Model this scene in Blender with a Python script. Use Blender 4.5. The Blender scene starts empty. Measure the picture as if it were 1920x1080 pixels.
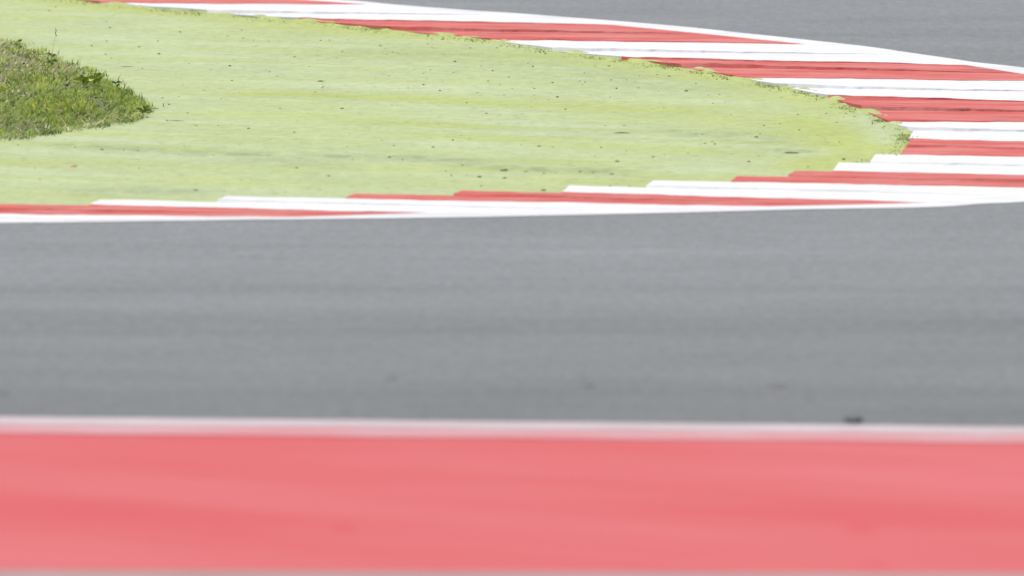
import bpy, math, random
import numpy as np
from mathutils import Vector, noise as mnoise

random.seed(7)
RNG = np.random.default_rng(7)
SC = bpy.context.scene
COL = SC.collection

# ------------------------------------------------------------------ camera
LENS, SENSOR = 448.0, 36.0
CAM_H = 8.4
PITCH = math.radians(6.0)
FPX = 1920 * LENS / SENSOR
cam_d = bpy.data.cameras.new('camera')
cam_d.lens = LENS; cam_d.sensor_width = SENSOR
cam_d.clip_start = 0.5; cam_d.clip_end = 6000
cam = bpy.data.objects.new('camera', cam_d); COL.objects.link(cam)
cam.location = (0, 0, CAM_H)
cam.rotation_euler = (math.pi / 2 - PITCH, 0, 0)
SC.camera = cam


def P(u, v, z=0.0):
    """ground point (at height z) seen at photo pixel u, v; used once to measure the place out in metres"""
    dx, dz = (u - 960) / FPX, -(v - 540) / FPX
    c, s = math.cos(PITCH), math.sin(PITCH)
    d = (dx, c + dz * s, -s + dz * c)
    t = (z - CAM_H) / d[2]
    return Vector((d[0] * t, d[1] * t, z))


fp = P(960, 165)
cam_d.dof.use_dof = True
cam_d.dof.focus_distance = math.hypot(fp.y, CAM_H)
cam_d.dof.aperture_fstop = 2.0

# ------------------------------------------------------------------ world, sun, exposure
SUN_DIR = Vector((-0.32, 0.06, 0.93)).normalized()
w = bpy.data.worlds.new('World'); SC.world = w; w.use_nodes = True
wn = w.node_tree.nodes; wl = w.node_tree.links
bg = wn.get('Background') or wn.new('ShaderNodeBackground')
sky = wn.new('ShaderNodeTexSky'); sky.sky_type = 'NISHITA'; sky.sun_disc = False; sky.dust_density = 2.5; sky.air_density = 0.85
sky.sun_elevation = math.asin(SUN_DIR.z)
sky.sun_rotation = math.atan2(SUN_DIR.x, SUN_DIR.y)
wl.new(sky.outputs[0], bg.inputs[0]); bg.inputs[1].default_value = 0.12
sun_d = bpy.data.lights.new('sun', 'SUN'); sun_d.energy = 3.6; sun_d.angle = math.radians(0.6)
sun_d.color = (1.0, 0.96, 0.91)
sun = bpy.data.objects.new('sun', sun_d); COL.objects.link(sun)
sun.rotation_euler = SUN_DIR.to_track_quat('Z', 'Y').to_euler()
SC.view_settings.view_transform = 'Standard'
SC.view_settings.look = 'None'
SC.view_settings.gamma = 1
SC.view_settings.use_curve_mapping = False
SC.view_settings.exposure = 0.53
SC.render.engine = 'CYCLES'


# ------------------------------------------------------------------ node helper
class NB:
    def __init__(s, name, rough=0.9, spec=0.25):
        s.m = bpy.data.materials.new(name); s.m.use_nodes = True
        s.t = s.m.node_tree; s.n = s.t.nodes; s.l = s.t.links
        s.b = s.n['Principled BSDF']
        s.b.inputs['Roughness'].default_value = rough
        s.b.inputs['Specular IOR Level'].default_value = spec
        s.pos = s.n.new('ShaderNodeNewGeometry').outputs['Position']

    def put(s, sock, v):
        if hasattr(v, 'links'): s.l.new(v, sock)
        elif isinstance(v, (tuple, list)) and len(v) == 3 and sock.type == 'RGBA': sock.default_value = (*v, 1)
        else: sock.default_value = v

    def mapped(s, scale=(1, 1, 1), rot=0.0, loc=(0, 0, 0)):
        mp = s.n.new('ShaderNodeMapping')
        s.l.new(s.pos, mp.inputs['Vector'])
        # rotate first, then stretch: two nodes, since one Mapping node scales before it rotates
        mp.inputs['Rotation'].default_value = (0, 0, rot)
        m2 = s.n.new('ShaderNodeMapping'); s.l.new(mp.outputs[0], m2.inputs['Vector'])
        m2.inputs['Scale'].default_value = scale; m2.inputs['Location'].default_value = loc
        return m2.outputs[0]

    def noise(s, scale, detail=4, rough=0.55, rot=0.0, loc=(0, 0, 0), dist=0.0):
        nz = s.n.new('ShaderNodeTexNoise')
        s.l.new(s.mapped(scale, rot, loc), nz.inputs['Vector'])
        nz.inputs['Scale'].default_value = 1; nz.inputs['Detail'].default_value = detail
        nz.inputs['Roughness'].default_value = rough; nz.inputs['Distortion'].default_value = dist
        return nz.outputs['Fac']

    def voro(s, scale, rot=0.0):
        vz = s.n.new('ShaderNodeTexVoronoi'); s.l.new(s.mapped(scale, rot), vz.inputs['Vector'])
        vz.inputs['Scale'].default_value = 1
        return vz.outputs['Distance'], vz.outputs['Color']

    def rng(s, v, a, b, c=0.0, d=1.0):
        r = s.n.new('ShaderNodeMapRange'); s.put(r.inputs[0], v)
        for i, x in enumerate((a, b, c, d)): r.inputs[i + 1].default_value = x
        return r.outputs[0]

    def math(s, op, a, b=0.0):
        m = s.n.new('ShaderNodeMath'); m.operation = op
        s.put(m.inputs[0], a); s.put(m.inputs[1], b)
        return m.outputs[0]

    def mix(s, f, a, b, mode='MIX'):
        m = s.n.new('ShaderNodeMix'); m.data_type = 'RGBA'; m.blend_type = mode
        s.put(m.inputs[0], f); s.put(m.inputs[6], a); s.put(m.inputs[7], b)
        return m.outputs[2]

    def scale_col(s, col, f):
        """colour multiplied by a value"""
        c = s.n.new('ShaderNodeCombineXYZ')
        for i in range(3): s.put(c.inputs[i], f)
        return s.mix(1.0, col, c.outputs[0], 'MULTIPLY')

    def attr(s, name):
        a = s.n.new('ShaderNodeAttribute'); a.attribute_name = name
        return a

    def ramp(s, v, stops):
        r = s.n.new('ShaderNodeValToRGB'); s.put(r.inputs[0], v)
        e = r.color_ramp.elements
        while len(e) < len(stops): e.new(0.5)
        for el, (p, c) in zip(e, stops):
            el.position = p; el.color = (c, c, c, 1) if not isinstance(c, tuple) else (*c, 1)
        return r.outputs[0]

    def xyz(s):
        x = s.n.new('ShaderNodeSeparateXYZ'); s.l.new(s.pos, x.inputs[0]); return x.outputs

    def bump(s, h, strength=0.3, dist=0.01):
        b = s.n.new('ShaderNodeBump'); s.put(b.inputs['Height'], h)
        b.inputs['Strength'].default_value = strength; b.inputs['Distance'].default_value = dist
        s.l.new(b.outputs[0], s.b.inputs['Normal'])

    def spot(s, c, rx, ry):
        """soft round stain on the ground"""
        x, y, _ = s.xyz()
        a = s.math('DIVIDE', s.math('SUBTRACT', x, c.x), rx)
        b = s.math('DIVIDE', s.math('SUBTRACT', y, c.y), ry)
        r = s.math('SQRT', s.math('ADD', s.math('MULTIPLY', a, a), s.math('MULTIPLY', b, b)))
        return s.rng(r, 1.0, 0.35)

    def done(s, col):
        s.put(s.b.inputs['Base Color'], col); return s.m


def Yv(v): return P(960, v).y


# ------------------------------------------------------------------ materials
def mat_asphalt():
    n = NB('asphalt', 0.95, 0.1)
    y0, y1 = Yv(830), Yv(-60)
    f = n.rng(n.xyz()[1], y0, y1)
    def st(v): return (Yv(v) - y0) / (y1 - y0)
    # rubbered racing-line bands; paler far tone paints grazing sheen into the colour
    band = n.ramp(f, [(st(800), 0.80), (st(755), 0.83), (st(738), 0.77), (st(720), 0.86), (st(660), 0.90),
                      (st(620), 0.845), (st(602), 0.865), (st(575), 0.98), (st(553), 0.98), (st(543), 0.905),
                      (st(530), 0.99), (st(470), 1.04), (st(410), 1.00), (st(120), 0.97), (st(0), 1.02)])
    big = n.rng(n.noise((0.45, 1.1, 1), 5, 0.6, 0.02), 0.25, 0.75, 0.91, 1.09)
    streak = n.rng(n.noise((0.16, 2.2, 1), 4, 0.6, 0.015, (3, 1, 0)), 0.25, 0.75, 0.955, 1.045)
    fine = n.rng(n.noise((13, 5, 10), 6, 0.78), 0.28, 0.72, 0.83, 1.17)
    grit = n.rng(n.noise((60, 40, 40), 3, 0.6), 0.3, 0.7, 0.84, 1.16)
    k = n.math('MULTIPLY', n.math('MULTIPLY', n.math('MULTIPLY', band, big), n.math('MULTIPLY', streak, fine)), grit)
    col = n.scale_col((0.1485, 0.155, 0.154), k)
    light = n.math('MULTIPLY', n.rng(n.voro((11, 9, 9))[0], 0.16, 0.05), 0.35)
    col = n.mix(light, col, (0.26, 0.25, 0.215))
    n.bump(n.noise((90, 90, 90), 3), 0.35, 0.006)
    return n.done(col)


def mat_green():
    n = NB('green_paint', 0.9, 0.2)
    base, yel, pale = (0.278, 0.321, 0.166), (0.276, 0.314, 0.128), (0.302, 0.345, 0.204)
    R = math.radians(20)
    a = n.noise((0.36, 1.4, 1), 6, 0.62, R, (0, 0, 0), 0.5)
    b = n.noise((0.42, 2.1, 1), 6, 0.62, R * 0.9, (7, 3, 0), 0.5)
    col = n.mix(n.rng(a, 0.43, 0.60), base, yel)
    col = n.mix(n.rng(b, 0.48, 0.64, 0, 0.9), col, pale)
    col = n.mix(n.math('MULTIPLY', n.attr('yellow').outputs['Fac'], 0.95), col, (0.268, 0.308, 0.090))
    col = n.mix(n.attr('pale').outputs['Fac'], col, (0.292, 0.335, 0.200))
    st = n.math('MULTIPLY', n.attr('stain').outputs['Fac'], n.rng(n.noise((4, 3.2, 1), 6, 0.78), 0.40, 0.58))
    col = n.mix(st, col, (0.115, 0.15, 0.075))
    fleck = n.rng(n.noise((16, 7, 8), 4, 0.7), 0.565, 0.68, 0, 0.5)
    col = n.mix(fleck, col, (0.17, 0.20, 0.095))
    scr = n.rng(n.noise((1.2, 16, 1), 4, 0.7, R * 0.7), 0.56, 0.68, 0, 0.26)
    col = n.mix(scr, col, (0.17, 0.205, 0.10))
    col = n.scale_col(col, n.math('MULTIPLY', n.rng(n.noise((9, 8, 8), 6, 0.75), 0.3, 0.7, 0.86, 1.12),
                                  n.rng(n.noise((0.9, 0.8, 1), 5, 0.65), 0.3, 0.7, 0.94, 1.06)))
    n.bump(n.noise((45, 45, 45), 4, 0.65), 0.35, 0.008)
    return n.done(col)


def mat_kerb_red():
    n = NB('kerb_red_paint', 0.9, 0.08)
    a = n.noise((0.9, 5, 5), 5, 0.65, 0.0)
    col = n.mix(n.rng(a, 0.38, 0.60), (0.352, 0.066, 0.056), (0.402, 0.142, 0.124))
    crack = n.rng(n.noise((0.7, 7, 1), 5, 0.75, 0.0, (4, 9, 0), 0.4), 0.55, 0.63, 0, 0.65)
    col = n.mix(crack, col, (0.20, 0.035, 0.030))
    col = n.mix(n.rng(n.noise((2.2, 10, 7), 5, 0.8), 0.62, 0.72, 0, 0.55), col, (0.13, 0.045, 0.04))
    col = n.mix(n.rng(n.noise((1.5, 6, 1), 5, 0.8, 0, (2, 0, 5)), 0.56, 0.70, 0, 0.5), col, (0.40, 0.19, 0.175))
    col = n.mix(n.math('MULTIPLY', n.spot(P(1890, 131), 0.42, 0.42), n.rng(n.noise((2, 7, 1), 4, 0.7), 0.4, 0.6, 0, 0.7)), col, (0.16, 0.075, 0.072))
    n.bump(n.noise((40, 40, 40), 4, 0.65), 0.3, 0.006)
    return n.done(col)


def mat_white(name='kerb_white_paint', base=(0.485, 0.485, 0.475), dirt=0.5, dcol=(0.385, 0.395, 0.40)):
    n = NB(name, 0.8, 0.25)
    a = n.noise((0.7, 4, 4), 5, 0.65)
    col = n.mix(n.rng(a, 0.47, 0.62, 0, dirt), base, dcol)
    col = n.mix(n.rng(n.noise((2.4, 9, 7), 5, 0.8), 0.66, 0.76, 0, 0.35), col, (0.19, 0.19, 0.185))
    n.bump(n.noise((40, 40, 40), 4, 0.65), 0.25, 0.006)
    return n.done(col)


def mat_runoff():
    n = NB('runoff_red_paint', 0.95, 0.05)
    R = math.radians(27)
    a = n.noise((0.16, 0.75, 1), 4, 0.5, R, (2, 0, 0), 0.3)
    b = n.noise((0.3, 1.1, 1), 4, 0.5, R * 1.1, (5, 5, 0))
    col = n.mix(n.rng(a, 0.34, 0.66), (0.368, 0.076, 0.077), (0.385, 0.104, 0.107))
    col = n.mix(n.rng(b, 0.45, 0.75, 0, 0.5), col, (0.388, 0.114, 0.116))
    for (u, v, rx, ry) in ((645, 992, 0.10, 0.36), (1615, 992, 0.12, 0.40), (1640, 1062, 0.12, 0.2)):
        col = n.mix(n.math('MULTIPLY', n.spot(P(u, v), rx, ry), 0.45), col, (0.36, 0.062, 0.066))
    col = n.scale_col(col, n.rng(n.noise((40, 30, 30), 4, 0.7), 0.3, 0.7, 0.92, 1.08))
    n.bump(n.noise((70, 70, 70), 3), 0.3, 0.006)
    return n.done(col)


def mat_worn(name, lo, hi):
    n = NB(name, 0.9, 0.2)
    a = n.noise((1.1, 2.0, 1), 5, 0.6)
    col = n.mix(n.rng(a, 0.36, 0.64), lo, hi)
    b = n.noise((2.2, 8, 1), 4, 0.6, 0, (3, 3, 0))
    col = n.mix(n.rng(b, 0.5, 0.75, 0, 0.5), col, lo)
    n.bump(n.noise((70, 70, 70), 3), 0.3, 0.006)
    return n.done(col)


def mat_blade(name='grass_blades', rough=0.6):
    n = NB(name, rough, 0.3)
    col = n.attr('tint').outputs['Color']
    tr = n.n.new('ShaderNodeBsdfTranslucent'); n.put(tr.inputs[0], col)
    mx = n.n.new('ShaderNodeMixShader'); mx.inputs[0].default_value = 0.5
    n.l.new(n.b.outputs[0], mx.inputs[1]); n.l.new(tr.outputs[0], mx.inputs[2])
    n.l.new(mx.outputs[0], n.n['Material Output'].inputs['Surface'])
    return n.done(col)


def mat_plain(name, a, b, scale=30, rough=0.8):
    n = NB(name, rough, 0.25)
    return n.done(n.mix(n.rng(n.noise((scale,) * 3, 4, 0.6), 0.35, 0.65), a, b))


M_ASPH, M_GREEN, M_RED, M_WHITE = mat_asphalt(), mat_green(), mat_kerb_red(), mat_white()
M_LINE = mat_white('line_paint', (0.475, 0.475, 0.465), 0.6, (0.36, 0.365, 0.37))
M_RUN = mat_runoff()
M_WORN_WHITE = mat_worn('worn_white_paint', (0.335, 0.275, 0.277), (0.385, 0.335, 0.335))
M_WORN_PINK = mat_worn('worn_pink_paint', (0.395, 0.165, 0.173), (0.375, 0.225, 0.228))
M_GREY_LINE = mat_worn('dirty_white_paint', (0.22, 0.155, 0.142), (0.26, 0.19, 0.175))
M_BLADE = mat_blade()
M_SOIL = mat_plain('soil', (0.10, 0.10, 0.05), (0.17, 0.165, 0.09), 25, 0.95)
M_FIELD = mat_plain('meadow', (0.07, 0.10, 0.03), (0.11, 0.14, 0.05), 2, 0.95)
M_RUBBER = mat_plain('rubber', (0.07, 0.088, 0.055), (0.13, 0.155, 0.095), 60, 0.85)
M_TYRE = mat_plain('track_rubber', (0.075, 0.076, 0.078), (0.105, 0.106, 0.108), 40, 0.85)
M_FAINT = mat_plain('dusty_rubber', (0.095, 0.096, 0.098), (0.125, 0.126, 0.129), 15, 0.95)
M_TWIG = mat_plain('twig', (0.05, 0.075, 0.035), (0.10, 0.11, 0.05), 40, 0.8)
M_DRYLEAF = mat_plain('dry_leaf', (0.22, 0.13, 0.07), (0.30, 0.20, 0.11), 40, 0.8)
M_LEAF = mat_plain('weed_leaf', (0.25, 0.33, 0.035), (0.33, 0.40, 0.055), 40, 0.55)
M_LEAF_DARK = mat_plain('weed_leaf_dark', (0.15, 0.20, 0.045), (0.20, 0.25, 0.06), 40, 0.55)
M_STEM = mat_plain('weed_stem', (0.20, 0.23, 0.11), (0.26, 0.28, 0.15), 40, 0.7)


# ------------------------------------------------------------------ object helpers
def mesh_obj(name, verts, faces, mats, parent=None, smooth=False, midx=None):
    me = bpy.data.meshes.new(name)
    me.from_pydata([tuple(v) for v in verts], [], [tuple(f) for f in faces])
    for m in (mats if isinstance(mats, (list, tuple)) else [mats]): me.materials.append(m)
    if midx is not None: me.polygons.foreach_set('material_index', np.asarray(midx, dtype=np.int32))
    if smooth: me.polygons.foreach_set('use_smooth', [True] * len(me.polygons))
    me.update()
    o = bpy.data.objects.new(name, me); COL.objects.link(o)
    if parent: o.parent = parent
    return o


def structure(o): o['kind'] = 'structure'; return o


def tag(o, label, cat, group=None, kind=None):
    o['label'] = label; o['category'] = cat
    if group: o['group'] = group
    if kind: o['kind'] = kind
    return o


def float_attr(o, name, vals):
    a = o.data.attributes.new(name, 'FLOAT', 'POINT'); a.data.foreach_set('value', np.asarray(vals, dtype=np.float32))


def nz(x, y=0.0, z=0.0): return mnoise.noise(Vector((x, y, z)))


def catmull(pts, per):
    out = []
    n = len(pts)
    for i in range(n - 1):
        p0, p1, p2, p3 = pts[max(i - 1, 0)], pts[i], pts[i + 1], pts[min(i + 2, n - 1)]
        for k in range(per):
            t = k / per
            out.append(0.5 * ((2 * p1) + (p2 - p0) * t + (2 * p0 - 5 * p1 + 4 * p2 - p3) * t * t + (3 * p1 - p0 - 3 * p2 + p3) * t ** 3))
    out.append(pts[-1].copy())
    return out


# ------------------------------------------------------------------ ground, track, run-off
structure(mesh_obj('ground', [(-3000, -200, -0.06), (3000, -200, -0.06), (3000, 5500, -0.06), (-3000, 5500, -0.06)], [(0, 1, 2, 3)], M_FIELD))
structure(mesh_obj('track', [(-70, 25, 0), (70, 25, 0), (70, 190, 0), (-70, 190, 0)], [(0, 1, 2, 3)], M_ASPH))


def strip(name, mat, top, bot, z, n=160, wob=0.02, seed=0.0):
    """painted strip between two photo lines, run on well past the frame on both sides"""
    vs, fs = [], []
    us = np.linspace(-7000, 9000, n)
    for u in us:
        f = u / 1920
        a = P(u, top[0] + (top[1] - top[0]) * f, z); b = P(u, bot[0] + (bot[1] - bot[0]) * f, z)
        a.y += wob * nz(u * 0.02, seed); b.y += wob * nz(u * 0.02, seed + 5)
        vs += [a, b]
    for i in range(n - 1): fs.append((2 * i, 2 * i + 1, 2 * i + 3, 2 * i + 2))
    return structure(mesh_obj(name, vs, fs, mat))


strip('run_off', M_RUN, (806, 824), (1070, 1076), 0.004, wob=0.05, seed=3)
strip('edge_line', M_WORN_PINK, (790, 809), (811.5, 829.5), 0.008, wob=0.05, seed=1)
strip('edge_line', M_WORN_WHITE, (781.5, 800.5), (795, 813.5), 0.012, wob=0.06, seed=2)
strip('edge_line', M_GREY_LINE, (1069, 1075.5), (1100, 1107), 0.008, wob=0.05, seed=4)

# ------------------------------------------------------------------ kerb
# cross lines of the kerb, far end first: (inner end on the green, outer end on the white line); every second one is a colour change
FULL = [((-590, -56), (-50, -48)), ((-190, -24), (350, -16)), ((188, 10), (690, 10)), ((560, 43), (1150, 47)),
        ((920, 80), (1512, 84)), ((1165, 116), (1812, 123)), ((1385, 151), (2010, 154)), ((1552, 188), (2110, 196)),
        ((1664, 234), (2165, 232)), ((1704, 266), (2190, 273)), ((1688, 295), (2185, 300)), ((1562, 327), (2150, 334)),
        ((1370, 346), (2070, 355)), ((1053, 367), (1740, 381)), ((648, 377), (1440, 388)), ((168, 390), (800, 400)),
        ((-400, 403), (560, 408)), ((-950, 414), (-40, 420))]
MIDS = {1: (0, -8), 2: (388, 29), 3: (732, 62), 4: (1035, 100), 5: (1277, 131), 6: (1477, 170), 7: (1617, 212), 8: (1702, 250),
        9: (1700, 281), 10: (1632, 311), 11: (1478, 337)}
IN, OUT = [], []
for i, (a, b) in enumerate(FULL):
    IN.append(a); OUT.append(b)
    if i < len(FULL) - 1:
        c, d = FULL[i + 1]
        IN.append(MIDS.get(i, ((a[0] + c[0]) / 2, (a[1] + c[1]) / 2)))
        OUT.append(((b[0] + d[0]) / 2, (b[1] + d[1]) / 2))
for _ in range(8):   # run the kerb on past the frame at both ends
    IN.insert(0, (IN[0][0] - 200, IN[0][1] - 17)); OUT.insert(0, (OUT[0][0] - 200, OUT[0][1] - 15.5))
    IN.append((IN[-1][0] - 275, IN[-1][1] + 5)); OUT.append((OUT[-1][0] - 300, OUT[-1][1] + 5))
NB_L = len(IN)
FIRST_RED = 8 + 2    # cross line where the first red stripe in view begins
INW = [P(*p) for p in IN]; OUTW = [P(*p) for p in OUT]
SEG = 120
LINES = []
for k in range(NB_L):
    a, b = INW[k], OUTW[k]
    row = []
    for j in range(SEG + 1):
        t = j / SEG
        p = a.lerp(b, t)
        amp = 0.055 * min(1, 6 * t + 0.15)
        p.y += amp * (nz(p.x * 1.3, k * 7.1) + 0.6 * nz(p.x * 4.3, k * 3.3) + 0.30 * nz(p.x * 11, k * 1.7) + 0.10 * nz(p.x * 26, k * 2.9))
        row.append(p)
    LINES.append(row)


def base_z(t): return 0.0045 + 0.0175 * (1 - t)


kerb = bpy.data.objects.new('kerb', None); COL.objects.link(kerb)
kerb.location = P(1900, 280)
tag(kerb, 'red and white striped sawtooth kerb curving round the tip of the green painted verge', 'kerb', kind='thing')


def kerb_stripe(k0, red):
    """one colour stripe: two sloping teeth, each with a low riser on the side towards the near track"""
    vs, fs, mi = [], [], []
    def grid(rows, mat_i):
        o = len(vs); n = len(rows[0])
        for r in rows: vs.extend(r)
        for i in range(len(rows) - 1):
            for j in range(n - 1):
                fs.append((o + i * n + j, o + (i + 1) * n + j, o + (i + 1) * n + j + 1, o + i * n + j + 1)); mi.append(mat_i)
    for k in (k0, k0 + 1):
        far, near = LINES[k], LINES[k + 1]
        nk = k + 1
        near_side = INW[nk].x < INW[k].x            # on the near arm each tooth ends in a blunt step towards the green
        if nk == k0 + 1: hmax, fm = (0.030 if red else 0.024), 0
        else: hmax, fm = (0.012, 0) if red else (0.018, 1)
        if near_side:
            hmax = 0.013 if nk == k0 + 1 else 0.004
            far = [p.copy() for p in far]
            a, b = far[0], far[-1]
            x_new = INW[nk].x + 0.055
            for j in range(SEG + 1):
                t = j / SEG
                x = x_new + (b.x - x_new) * t
                f = (x - a.x) / (b.x - a.x)
                far[j] = LINES[k][min(SEG, max(0, int(round(f * SEG))))].copy() if f >= 0 else a + (b - a) * f
                far[j].x = x
        rows = []
        for q in range(5):
            f = q / 4
            r = []
            for j in range(SEG + 1):
                t = j / SEG
                p = far[j].lerp(near[j], f)
                h = hmax * (1 - t) ** 0.85 * (1 + 0.35 * nz(p.x * 2.1, nk * 5.0) + 0.25 * nz(p.x * 7, nk * 2.0))
                p.z = base_z(t) + h * f ** 1.2 + 0.004 * (1 - t) * nz(p.x * 5, p.y * 4)
                r.append(p)
            rows.append(r)
        grid(rows, 0)
        low = []
        for j in range(SEG + 1):                     # riser, a little battered, down to the next tooth
            p = near[j].copy(); p.z = base_z(j / SEG) - 0.012; p.y -= 0.030 * (1 - j / SEG)
            low.append(p)
        grid([rows[-1], low], fm)
        # inner end and outer end down into the ground
        for j, back in ((0, False), (SEG, True)):
            top = [r[j] for r in rows]; bot = [Vector((p.x, p.y, -0.05)) for p in top]
            grid([bot, top] if back else [top, bot], 0)
    mats = [M_RED, M_WHITE] if red else [M_WHITE, M_RED]
    o = mesh_obj('red_stripe' if red else 'white_stripe', vs, fs, mats, midx=mi)
    o.data.transform(__import__('mathutils').Matrix.Translation(-kerb.location))
    o.parent = kerb
    return o


k = FIRST_RED - 2 * (FIRST_RED // 2)
while k + 2 < NB_L:
    kerb_stripe(k, ((k - FIRST_RED) // 2) % 2 == 0)
    k += 2

# white line round the kerb, between the stripes and the asphalt
ASPH = [(-2400, -232), (-900, -105), (-100, -42), (300, -22), (635, 0), (737, 9), (877, 19.5), (960, 25), (1120, 37.5), (1270, 50), (1440, 67.5), (1615, 87),
        (1702, 99), (1775, 109.5), (1830, 118), (1920, 127.5), (2060, 148), (2160, 190), (2215, 230), (2240, 272), (2235, 303),
        (2190, 342), (2090, 362), (1920, 379.5), (1840, 383.5), (1740, 389.5), (1440, 395), (1210, 401), (960, 406.5), (630, 411.5), (480, 413), (240, 416.5), (0, 419.5),
        (-500, 427), (-1500, 442), (-2800, 462)]
AC = catmull([P(*p) for p in ASPH], 14)
OC = catmull(OUTW, 14)
SEGS = [(AC[i], AC[i + 1]) for i in range(len(AC) - 1)]


def nearest_on(curve, p):
    best, bd = None, 1e9
    for i in range(len(curve) - 1):
        a, b = curve[i], curve[i + 1]
        ab = b - a
        t = max(0, min(1, (p - a).dot(ab) / max(ab.length_squared, 1e-9)))
        q = a + ab * t
        d = (q - p).length_squared
        if d < bd: best, bd = q, d
    return best


vs, fs = [], []
for i, p in enumerate(AC):
    q = nearest_on(OC, p)
    inn = q + (q - p) * 0.35                        # tucked a little under the kerb's outer edge
    e = p.copy(); e.y += 0.03 * nz(p.x * 2.0, p.y * 0.7)
    e.z = inn.z = 0.004
    vs += [e, inn]
for i in range(len(AC) - 1): fs.append((2 * i, 2 * i + 1, 2 * i + 3, 2 * i + 2))
structure(mesh_obj('edge_line', vs, fs, M_LINE))

# ------------------------------------------------------------------ green painted verge inside the kerb
edge = [INW[i].lerp(OUTW[i], 0.045) for i in range(NB_L)]
edge_in = [p.copy() for p in INW]
apex = max(range(NB_L), key=lambda i: edge[i].x)
far_c = edge[:apex + 1]; near_c = edge[apex:]
ys = sorted(set([round(p.y, 4) for p in catmull(edge, 6)] + list(np.round(np.arange(edge[-1].y, edge[0].y, 0.11), 4))))
ys = [y for y in ys if near_c[-1].y <= y <= far_c[0].y]


def x_right(y):
    c = far_c if y >= edge[apex].y else near_c
    yy = [p.y for p in c]; xx = [p.x for p in c]
    if yy[0] > yy[-1]: yy, xx = yy[::-1], xx[::-1]
    return float(np.interp(y, yy, xx))


NXC = 150
vs, fs = [], []
for y in ys:
    xr = x_right(y); xl = -26.0
    for j in range(NXC + 1):
        f = j / NXC
        x = xl + (xr - xl) * (1 - (1 - f) ** 2.4)
        lap = 0.0
        if y > edge[apex].y - 0.3:
            d = (xr - x) * 0.45
            lap = 0.024 * math.exp(-(d / 0.10) ** 2) * max(0, 0.55 + 0.8 * nz(x * 5, y * 2.2) + 0.7 * nz(x * 14, y * 6))
        vs.append(Vector((x, y, 0.012 + lap + 0.004 * nz(x * 0.5, y * 0.4))))
for i in range(len(ys) - 1):
    for j in range(NXC):
        o = i * (NXC + 1) + j
        fs.append((o, o + 1, o + NXC + 2, o + NXC + 1))
verge = structure(mesh_obj('verge', vs, fs, M_GREEN, smooth=True))
VA = np.array([tuple(v) for v in vs])


def seg_dist(A, line, sx=1.0, sy=1.0):
    """distance of every vertex from a polyline, with the two directions weighed"""
    D = np.full(len(A), 1e9)
    L = np.array([(p.x, p.y) for p in line])
    S = np.array([sx, sy])
    for i in range(len(L) - 1):
        a, b = L[i] * S, L[i + 1] * S
        ab = b - a
        q = A[:, :2] * S - a
        t = np.clip((q @ ab) / max(ab @ ab, 1e-9), 0, 1)
        D = np.minimum(D, np.hypot(*(q - t[:, None] * ab).T))
    return D


yel = np.zeros(len(VA)); pale = np.zeros(len(VA)); stain = np.zeros(len(VA))
d_edge = seg_dist(VA, edge_in[6:apex + 3])
yel = np.maximum(yel, 0.75 * np.exp(-(d_edge / 0.5) ** 2))
tip = [P(1540, 196), P(1600, 230), P(1650, 262), P(1640, 285)]
pale = np.maximum(pale, 0.7 * np.exp(-(seg_dist(VA, [P(1610, 222), P(1650, 245), P(1668, 270)]) / 0.14) ** 2))
yel = np.maximum(yel, 0.9 * np.exp(-(seg_dist(VA, [P(1500, 226), P(1585, 262), P(1600, 290), P(1520, 318)]) / 0.35) ** 2))
for pts, wd, st in (([(480, 178), (760, 187), (1000, 201), (1300, 214)], 0.20, 0.9), ([(420, 214), (700, 226), (900, 243)], 0.26, 0.5),
                    ([(760, 258), (960, 268), (1440, 290)], 0.28, 0.6), ([(560, 322), (900, 318)], 0.2, 0.4), ([(1100, 208), (1420, 226)], 0.5, 0.5)):
    yel = np.maximum(yel, st * np.exp(-(seg_dist(VA, [P(*p) for p in pts]) / wd) ** 2))
for pts, wd, st in (([(0, 150), (480, 158), (900, 166)], 0.16, 0.45), ([(60, 60), (420, 70), (760, 82), (1100, 100)], 0.22, 0.45),
                    ([(820, 282), (1000, 290), (1420, 306)], 0.15, 0.6), ([(1440, 285), (1520, 290)], 0.25, 0.5), ([(480, 242), (700, 256), (960, 276)], 0.16, 0.5)):
    pale = np.maximum(pale, st * np.exp(-(seg_dist(VA, [P(*p) for p in pts]) / wd) ** 2))
for pts, wd, st in (([(140, 276), (250, 283), (400, 291), (500, 293)], 0.22, 0.6), ([(620, 296), (740, 297), (860, 305)], 0.24, 0.55),
                    ([(860, 312), (950, 318)], 0.16, 0.5), ([(960, 318), (1040, 323), (1130, 323)], 0.2, 0.7), ([(190, 362), (330, 362)], 0.3, 0.45),
                    ([(1462, 284), (1500, 287)], 0.09, 0.9), ([(500, 300), (580, 312)], 0.3, 0.3), ([(1290, 250), (1440, 270)], 0.3, 0.4),
                    ([(700, 100), (960, 115), (1250, 165)], 0.6, 0.22)):
    stain = np.maximum(stain, st * np.exp(-(seg_dist(VA, [P(*p) for p in pts]) / wd) ** 2))
float_attr(verge, 'yellow', yel); float_attr(verge, 'pale', pale); float_attr(verge, 'stain', stain)


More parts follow.
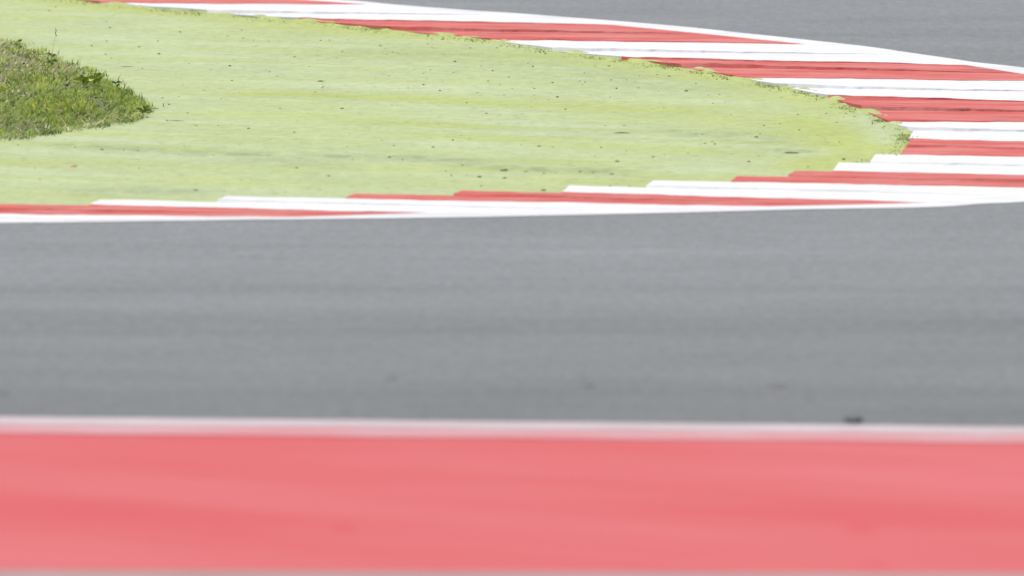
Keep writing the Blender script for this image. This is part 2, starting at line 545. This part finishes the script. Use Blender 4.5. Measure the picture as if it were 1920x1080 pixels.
# ------------------------------------------------------------------ blades
class Blades:
    def __init__(s): s.v, s.f, s.c = [], [], []

    def add(s, p, h, wd, lean, yaw, tint, curl=0.5):
        """bent tapering blade: root p, length h, lean from upright (radians) towards yaw"""
        d = Vector((math.cos(yaw), math.sin(yaw), 0)); sd = Vector((-d.y, d.x, 0))
        if random.random() < 0.75:                  # most blades show some of their width to the side
            sd = (sd + Vector((random.uniform(-1, 1), random.uniform(-.6, .6), 0))).normalized()
        o = len(s.v)
        pts = []
        q = p.copy(); a = lean
        for i in range(3):
            pts.append(q.copy())
            q = q + (d * math.sin(a) + Vector((0, 0, math.cos(a)))) * (h / 2.0) * (0.6 if i == 0 else 1)
            a += curl
        s.v += [pts[0] - sd * wd * .5, pts[0] + sd * wd * .5, pts[1] - sd * wd * .42, pts[1] + sd * wd * .42, pts[2]]
        s.f += [(o, o + 1, o + 3, o + 2), (o + 2, o + 3, o + 4)]
        s.c += [tint] * 5

    def build(s, name, extra=None):
        v, f, c, mi = list(s.v), list(s.f), list(s.c), [0] * len(s.f)
        mats = [M_BLADE]
        if extra:
            ev, ef, em = extra; o = len(v)
            v += ev; f += [tuple(i + o for i in q) for q in ef]; c += [(0.1, 0.09, 0.06)] * len(ev); mi += [1] * len(ef); mats.append(em)
        ob = mesh_obj(name, v, f, mats, midx=mi)
        a = ob.data.attributes.new('tint', 'FLOAT_COLOR', 'POINT')
        a.data.foreach_set('color', np.array([(*x, 1.0) for x in c], dtype=np.float32).ravel())
        return ob


def vary(c, k=0.24):
    m = 1 + random.uniform(-k, k)
    return tuple(max(0.005, x * m * (1 + random.uniform(-.08, .08))) for x in c)


GREENS = [(0.240, 0.310, 0.062), (0.305, 0.365, 0.088), (0.165, 0.235, 0.050), (0.40, 0.45, 0.072)]
DRY = [(0.42, 0.395, 0.25), (0.52, 0.495, 0.36), (0.31, 0.295, 0.185), (0.39, 0.385, 0.25), (0.42, 0.36, 0.19)]

# rough grass island at the left
POLY_PX = [(-2600, -190), (-1200, -75), (-400, 20), (0, 82), (40, 91), (80, 106), (115, 119), (160, 136), (200, 155), (230, 175), (252, 193), (274, 209), (268, 219), (238, 229),
           (190, 238), (150, 243), (100, 251), (40, 259), (0, 263), (-300, 288), (-1200, 330), (-2600, 370)]
POLY = [P(*p) for p in POLY_PX]


def inside(x, y):
    r = False; n = len(POLY)
    for i in range(n):
        a, b = POLY[i], POLY[i - 1]
        if (a.y > y) != (b.y > y) and x < (b.x - a.x) * (y - a.y) / (b.y - a.y) + a.x: r = not r
    return r


def edge_d(x, y):
    p = Vector((x, y, 0)); best = 1e9
    for i in range(len(POLY)):
        a, b = POLY[i - 1], POLY[i]
        ab = b - a; t = max(0, min(1, (p - a).dot(ab) / ab.length_squared))
        best = min(best, (a + ab * t - p).length)
    return best


X_VIEW = P(0, 180).x                                 # left edge of the frame here
G = Blades()
count = 0
while count < 21000:
    if count < 15500: x = random.uniform(X_VIEW - 0.5, POLY[11].x + 0.1)
    else: x = random.uniform(X_VIEW - 5.0, X_VIEW - 0.5)
    y = random.uniform(POLY[18].y - 0.3, P(0, 40).y)
    if not inside(x, y): continue
    d = edge_d(x, y)
    count += 1
    # dry, thin patch in the upper left; green and thick along the near edge and at the tip
    pd = nz(x * 1.7, y * 0.55, 3.0) * 0.9 + (0.34 - 0.95 * (x - X_VIEW)) + 0.30 * (y - P(0, 185).y)
    patch = nz(x * 4.2, y * 1.3, 8.0) + 0.5 * nz(x * 9, y * 2.6, 1.0)
    dry = random.random() < max(0.06, min(0.60, 0.10 + 0.55 * pd + 0.25 * nz(x * 6, y * 2, 5)))
    if dry: c = vary(random.choice(DRY))
    elif patch > 0.32: c = vary(random.choice((GREENS[1], GREENS[3], GREENS[0])), 0.22)
    elif patch < -0.28: c = vary(random.choice((GREENS[2], GREENS[0], (0.07, 0.10, 0.026))), 0.25)  # darkest green puts shade pockets between clumps into the blade colour
    else: c = vary(random.choice(GREENS[:3]), 0.25)
    h = random.uniform(0.04, 0.095) * max(0.45, 0.85 + 0.75 * patch) * (0.7 if d < 0.06 else 1.0)
    if random.random() < 0.025: h *= 1.5
    lean = abs(random.gauss(0.65, 0.36)) + (0.4 if dry else 0)
    z = 0.016 + 0.03 * min(1, d / 0.4)
    yaw = random.gauss(-0.6 + 2.6 * nz(x * 2.6, y * 0.8, 12.0), 0.75)
    G.add(Vector((x, y, z)), h, random.uniform(0.008, 0.017) * (1.7 if random.random() < 0.15 else 1), min(lean, 1.4), yaw, c, random.uniform(0.2, 0.7))
# straw lying along the near edge and over the verge
NEAR = POLY[12:19]
for i in range(330):
    a = random.randrange(len(NEAR) - 1); p = NEAR[a].lerp(NEAR[a + 1], random.random())
    p.y += random.gauss(0.0, 0.12); p.z = 0.018 + random.uniform(0, 0.012)
    c = vary((0.62, 0.57, 0.38)) if random.random() < 0.45 else vary(random.choice(GREENS))
    G.add(p, random.uniform(0.05, 0.14), random.uniform(0.004, 0.010), random.uniform(0.95, 1.5), random.uniform(-0.6, 3.6), c, 0.08)
for e in range(70):
    a = random.randrange(3, 19); p0 = POLY[a].lerp(POLY[a + 1], random.random())
    if p0.x < X_VIEW - 0.4: continue
    base = random.choice(GREENS + [(0.07, 0.10, 0.026)] * 2) if a >= 11 else random.choice(GREENS)
    hh = random.uniform(0.035, 0.075) * (0.8 if a >= 11 else 1.1)
    for i in range(34):
        p = p0 + Vector((random.gauss(0, 0.035), random.gauss(-0.05 if a >= 12 else 0.0, 0.12), 0.014))
        G.add(p, hh * random.uniform(0.6, 1.3), random.uniform(0.005, 0.010), abs(random.gauss(0.5, 0.35)), random.uniform(0, 6.28), vary(base, 0.25), 0.5)
cc = P(-500, 180)
sv = [Vector((p.x + (cc.x - p.x) * min(1, 0.10 / max((cc - p).length, .3)), p.y + (cc.y - p.y) * min(1, 0.22 / max((cc - p).length, .3)), 0.010)) for p in POLY]
cen = cc
si = [Vector((p.x + (cen.x - p.x) * min(1, 0.35 / max((cen - p).length, .3)), p.y + (cen.y - p.y) * min(1, 0.5 / max((cen - p).length, .3)), 0.046)) for p in POLY]
nP = len(POLY)
soil_f = [(i, (i + 1) % nP, nP + (i + 1) % nP, nP + i) for i in range(nP)] + [tuple(range(nP, 2 * nP))]
grass = G.build('grass', (sv + si, soil_f, M_SOIL))
tag(grass, 'rough island of green and dry grass at the left end of the green verge', 'grass', kind='stuff')

# shaggy fringe where the verge laps against the kerb's teeth
F = Blades()
PALE = [(0.31, 0.365, 0.12), (0.28, 0.34, 0.10), (0.33, 0.38, 0.15), (0.23, 0.285, 0.08)]
NOTCH_SHADE = [(0.135, 0.18, 0.045), (0.17, 0.215, 0.06)]
for kk in range(6, apex + 5):
    a, b = INW[kk - 1], INW[kk]
    ln = (b - a).length
    far_side = kk <= apex + 1
    for i in range(int(((430 if kk > apex - 9 else 330) if far_side else 150) * max(ln, 0.5))):
        f = random.random() ** 0.55
        p = a.lerp(b, f)
        p += Vector((random.gauss(-0.03, 0.05), random.gauss(0.03, 0.13), 0)); p.z = 0.016
        ragged = 0.55 + 0.9 * max(0, nz(p.x * 5, p.y * 3, kk) + 0.3)
        c = vary(random.choice(NOTCH_SHADE if (f > 0.90 and random.random() < 0.4) else PALE))
        F.add(p, random.uniform(0.012, 0.034) * ragged * (0.45 + 0.75 * f), random.uniform(0.007, 0.015), abs(random.gauss(1.0, 0.35)), random.uniform(0, 6.28), c, 0.3)
    if far_side:                                      # knot of grass in each notch, its shadow put into darker tints
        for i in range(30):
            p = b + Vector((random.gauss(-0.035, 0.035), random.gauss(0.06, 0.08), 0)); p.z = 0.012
            F.add(p, random.uniform(0.02, 0.045), random.uniform(0.006, 0.013), abs(random.gauss(0.8, 0.4)), random.uniform(0, 6.28), vary(random.choice(NOTCH_SHADE + PALE[1:2])), 0.5)
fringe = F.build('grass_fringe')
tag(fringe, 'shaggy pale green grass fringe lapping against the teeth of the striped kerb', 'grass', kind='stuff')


# ------------------------------------------------------------------ weeds standing out of the grass
def leaf_mesh(spec):
    vs, fs = [], []
    for (p, yaw, pitch, ln, wd) in spec:
        d = Vector((math.cos(yaw) * math.cos(pitch), math.sin(yaw) * math.cos(pitch), math.sin(pitch)))
        s = d.cross(Vector((0.25, -1, 0.2))).normalized(); up = s.cross(d).normalized()
        o = len(vs)
        prof = ((0, .12), (.25, .75), (.5, 1.0), (.75, .7), (1.0, .05))
        for (t, k) in prof:
            c = p + d * ln * t - Vector((0, 0, ln * 0.25 * t * t))
            vs += [c - s * wd * .5 * k + up * wd * .18 * k, c, c + s * wd * .5 * k + up * wd * .18 * k]
        for i in range(4):
            for j in range(2): fs.append((o + i * 3 + j, o + i * 3 + j + 1, o + (i + 1) * 3 + j + 1, o + (i + 1) * 3 + j))
    return vs, fs


def tube(pts, r0, r1, n=6):
    vs, fs = [], []
    for i, p in enumerate(pts):
        r = r0 + (r1 - r0) * i / (len(pts) - 1)
        for j in range(n):
            a = 2 * math.pi * j / n
            vs.append(p + Vector((math.cos(a) * r, math.sin(a) * r, 0)))
    for i in range(len(pts) - 1):
        for j in range(n): fs.append((i * n + j, i * n + (j + 1) % n, (i + 1) * n + (j + 1) % n, (i + 1) * n + j))
    fs.append(tuple(range(n))[::-1]); fs.append(tuple((len(pts) - 1) * n + j for j in range(n)))
    return vs, fs


def weed(name, label, u, v, h, sway, leaves, lmat, seed_head=False, group='weeds standing out of the rough grass', ln=0.06, wd=0.024):
    b = P(u, v, 0.03)
    root = bpy.data.objects.new(name, None); COL.objects.link(root); root.location = b
    tag(root, label, 'weed', group)
    pts = [Vector((sway * (i / 6) ** 1.6, 0, h * i / 6)) for i in range(7)]
    mesh_obj('stem', *tube(pts, 0.0014, 0.0008), M_STEM, root, True)
    spec = []
    for i in range(leaves):
        t = (i + 1) / (leaves + 0.5)
        p = Vector((sway * t ** 1.6, 0, h * t))
        spec.append((p, i * 2.4 + u, random.uniform(0.2, 0.9), ln * random.uniform(.75, 1.15), wd * random.uniform(.8, 1.2)))
    if spec: mesh_obj('foliage', *leaf_mesh(spec), lmat, root, True)
    if seed_head:
        sp = [(pts[-1] - Vector((0, 0, .02 - .012 * i)), i * 2.1, 1.2, .022, .008) for i in range(5)]
        mesh_obj('seed_head', *leaf_mesh(sp), M_STEM, root, True)
    return root


weed('weed', 'tall thin pale stalk rising alone above the top edge of the rough grass', 96, 122, 0.235, 0.035, 1, M_LEAF, True, ln=.04, wd=.012)
weed('weed', 'short dark upright weed poking out above the top left of the rough grass', 36, 106, 0.13, -0.01, 4, M_LEAF_DARK, ln=.05, wd=.016)
weed('weed', 'small yellow-leaved weed sprig just left of the tall thin stalk', 92, 118, 0.115, -0.03, 4, M_LEAF, ln=.045, wd=.018)
weed('weed', 'bright yellow-green broad-leaved weed on the right shoulder of the rough grass', 180, 158, 0.075, 0.0, 9, M_LEAF, ln=.075, wd=.036)
weed('weed', 'yellow-green weed half sunk in the grass just left of the broad-leaved weed', 157, 160, 0.055, -0.01, 8, M_LEAF, ln=.07, wd=.034)
weed('weed', 'dark green leaning weed between the broad-leaved weed and the tip of the grass', 220, 172, 0.085, -0.012, 7, M_LEAF_DARK, ln=.05, wd=.018)
weed('weed', 'low dark spreading weed at the pointed tip of the rough grass', 268, 214, 0.035, 0.02, 10, M_LEAF_DARK, ln=.075, wd=.02)
weed('weed', 'dark bushy weed on the top edge of the grass, below the tall thin stalk', 97, 126, 0.09, 0.0, 9, M_LEAF_DARK, ln=.05, wd=.022)


# ------------------------------------------------------------------ rubber crumbs and other litter
def lump(seed, sx, sy, sz):
    import bmesh
    bm = bmesh.new(); bmesh.ops.create_icosphere(bm, subdivisions=2, radius=0.5)
    for v in bm.verts:
        k = 1 + 0.55 * nz(v.co.x * 2.2 + seed * 3.7, v.co.y * 2.2, v.co.z * 2.2)
        v.co = Vector((v.co.x * sx * k, v.co.y * sy * k, v.co.z * sz * k + 0.32 * sz))
    me = bpy.data.meshes.new('rubber_crumb'); bm.to_mesh(me); bm.free()
    me.materials.append(M_RUBBER)
    return me


LUMPS = [lump(i, *s) for i, s in enumerate(((1, .8, .5), (1.5, .7, .42), (1, 1.1, .6), (2.0, .6, .4), (1.2, .9, .35), (1.7, 1, .5)))]
CR_S = [(104,13),(199,40),(151,43),(198,102),(200,77),(209,109),(296,77),(338,60),(267,129),(305,184),(382,169),(448,173),(352,212),(368,235),(410,236),(453,57),(456,72),(427,68),(435,151),(313,226),
 (715,86),(652,75),(601,76),(954,145),(902,124),(765,165),(776,173),(875,193),(525,204),(656,252),(691,241),(800,232),(716,263),(591,173),(604,165),(520,143),(505,135),(631,109),(552,107),(725,102),(737,98),(746,100),(762,102),(784,101),(777,131),(807,131),(829,154),(935,97),(932,90),(882,90),(810,89),(802,82),(810,73),(494,64),(504,78),(895,174),(945,178),(937,158),(915,152),(850,136),(800,147),
 (990,119),(1005,194),(1087,152),(1146,150),(1156,166),(1116,124),(1092,117),(1235,171),(1197,165),(1175,150),(1245,203),(1337,194),(1349,178),(1372,178),(1360,192),(1370,215),(1425,251),(1317,252),(1192,233),(1212,226),(1135,236),(1170,236),(1245,235),(970,221),(1035,226),(1057,223),(1002,166),(1305,251),(1335,265),(1305,157),(1199,142),(1232,140),(1072,144),(1097,154),
 (1549,213),(1512,220),(1496,215),(1456,254),(1499,244),(1547,262),(1574,267),(1515,313),(1112,324),(1042,324),(1020,325),(986,322),(1180,349),(1290,287),(1246,289),(1037,276),(977,272),(1340,270),(1322,269),(1370,290),(1422,292),(1115,294),
 (651,275),(739,273),(755,300),(836,321),(846,329),(867,310),(510,357),(535,360),(600,356),(660,350),(902,349),(141,276),(34,272),(346,276),(259,300),(261,315),(452,337),(420,359),(217,364),(51,365),(75,335),(304,286),(400,291),(222,327),(66,316),(232,282),(259,283)]
CR_M = [(92,20),(206,52),(172,86),(261,88),(298,101),(431,124),(317,196),(466,241),(642,97),(853,116),(924,133),(794,159),(825,170),(641,204),(735,197),(912,213),(552,248),(849,263),(712,86),(830,74),(999,125),(1036,155),(1045,182),(1060,205),(1142,124),(1255,143),(1432,236),(1418,257),(1569,230),(1582,220),(1582,299),(1225,294),(1147,327),(1087,322),(1144,349),(1011,274),(616,330),(556,315),(812,276),(730,295),(191,281),(367,357)]
CRUMB_LABEL = 'small dark rubber crumb lying on the pale green painted verge'
GRP = 'rubber crumbs scattered on the green verge'


def crumb(u, v, size, label=CRUMB_LABEL, name='rubber_crumb', me=None, z=0.013, group=GRP, cat='rubber crumb'):
    o = bpy.data.objects.new(name, me or random.choice(LUMPS)); COL.objects.link(o)
    o.location = P(u, v, z); o.scale = (size, size * random.uniform(.8, 1.6), size * random.uniform(.8, 1.2))
    o.rotation_euler = (0, 0, random.gauss(0, 0.5))
    return tag(o, label, cat, group)


for u, v in CR_S: crumb(u, v, random.uniform(0.008, 0.0135))
for u, v in CR_M: crumb(u, v, random.uniform(0.0135, 0.019))
n = 0
while n < 70:
    u, v = random.uniform(300, 1560), random.uniform(60, 345)
    if v < 45 + 0.085 * (u - 560) + (18 if u > 1100 else 8) or v > 372 - 0.022 * u - (max(0, u - 1300) * 0.12): continue
    crumb(u, v, random.uniform(0.006, 0.010)); n += 1
for (u, v, s, lb) in ((1287, 171, .030, 'larger dark rubber clump on the green verge below a red kerb stripe notch, upper right'),
                      (1157, 303, .030, 'larger dark rubber clump on the green verge at lower right centre, alone above the kerb'),
                      (1404, 303, .028, 'larger dark rubber clump on the verge just above a raised near red kerb stripe end'),
                      (1019, 357, .034, 'flat dark rubber clump touching the near kerb just left of a white stripe end'),
                      (899, 332, .030, 'dark rubber clump, left one of three close together above the near kerb'),
                      (946, 334, .030, 'dark rubber clump, lower right one of three close together above the near kerb'),
                      (945, 320, .040, 'wide dark rubber shred, uppermost of three close together above the near kerb')):
    crumb(u, v, s * 0.72, lb, me=LUMPS[3 if s > .035 else 1])


def sliver(name, label, cat, u, v, ln, wd, ht, yaw, mat, bend=0.0):
    n = 8
    pts = []
    for i in range(n + 1):
        t = i / n - 0.5
        pts.append(Vector((t * ln, bend * (0.25 - t * t) * ln, 0)))
    vs, fs = [], []
    for i, p in enumerate(pts):
        k = max(0.08, math.sin(math.pi * min(1, max(0, (i + .3) / (n + .6)))))
        vs += [p + Vector((0, -wd / 2 * k, 0)), p + Vector((0, 0, ht * k)), p + Vector((0, wd / 2 * k, 0))]
    for i in range(n):
        for j in range(3): fs.append((i * 3 + j, i * 3 + (j + 1) % 3, (i + 1) * 3 + (j + 1) % 3, (i + 1) * 3 + j))
    fs += [(2, 1, 0), (n * 3, n * 3 + 1, n * 3 + 2)]
    o = mesh_obj(name, vs, fs, mat)
    o.location = P(u, v, 0.0135); o.rotation_euler = (0, 0, yaw)
    return tag(o, label, cat)


sliver('grass_blade', 'short dark green blade lying flat and alone on the upper middle of the verge', 'grass blade', 601, 152.5, .05, .03, .008, -0.12, M_TWIG)
sliver('twig', 'long thin dark twig lying on the right half of the green verge', 'twig', 1166, 249.5, .12, .02, .007, -0.12, M_TWIG, .1)
sliver('twig', 'thin faint twig lying on the verge to the right of the grass shoulder', 'twig', 238, 125.5, .10, .012, .004, 0.03, M_TWIG, .1)
sliver('twig', 'thin curved twig lying on the verge right of the grass tip', 'twig', 330, 226.5, .13, .012, .004, -0.1, M_TWIG, .15)
sliver('grass_blade', 'dark thin blade sticking out flat from the pointed tip of the rough grass', 'grass blade', 290, 204, .055, .012, .006, 0.5, M_TWIG, .1)
sliver('dry_leaf', 'small brown dry leaf lying on the verge below the rough grass', 'leaf', 138, 312.5, .05, .14, .014, 0.05, M_DRYLEAF)
sliver('rubber_shred', 'flat dark rubber shred on the right of the verge near its tip', 'rubber shred', 1484, 286, .11, .07, .005, -0.25, M_TWIG, .1)


def chunk(u, v, sx, sy, sz, label, mat=None):
    me = lump(int(u), 1.2, 0.9, 0.6); me.materials.clear(); me.materials.append(mat or M_TYRE); me.name = 'tyre_chunk'
    for p in me.polygons: p.use_smooth = True
    o = bpy.data.objects.new('tyre_chunk', me); COL.objects.link(o)
    o.location = P(u, v, 0.001); o.scale = (sx, sy, sz); o.rotation_euler = (0, 0, 0.1)
    return tag(o, label, 'tyre rubber', 'bits of tyre rubber on the near track')


chunk(1598, 789, .088, .30, .062, 'blurred dark lump of tyre rubber lying against the pale edge line of the near track')
chunk(1457, 722, .085, .32, .006, 'faint flat patch of tyre rubber on the asphalt, up and left of the dark lump', M_FAINT)
chunk(1100, 719, .06, .40, .006, 'faint flat scrap of tyre rubber on the asphalt near the middle of the track', M_FAINT)
chunk(731, 708, .05, .34, .005, 'faintest flat scrap of tyre rubber on the asphalt, left of the middle', M_FAINT)
chunk(3, 734, .07, .35, .008, 'faint flat scrap of tyre rubber on the asphalt at the left side of the frame', M_FAINT)
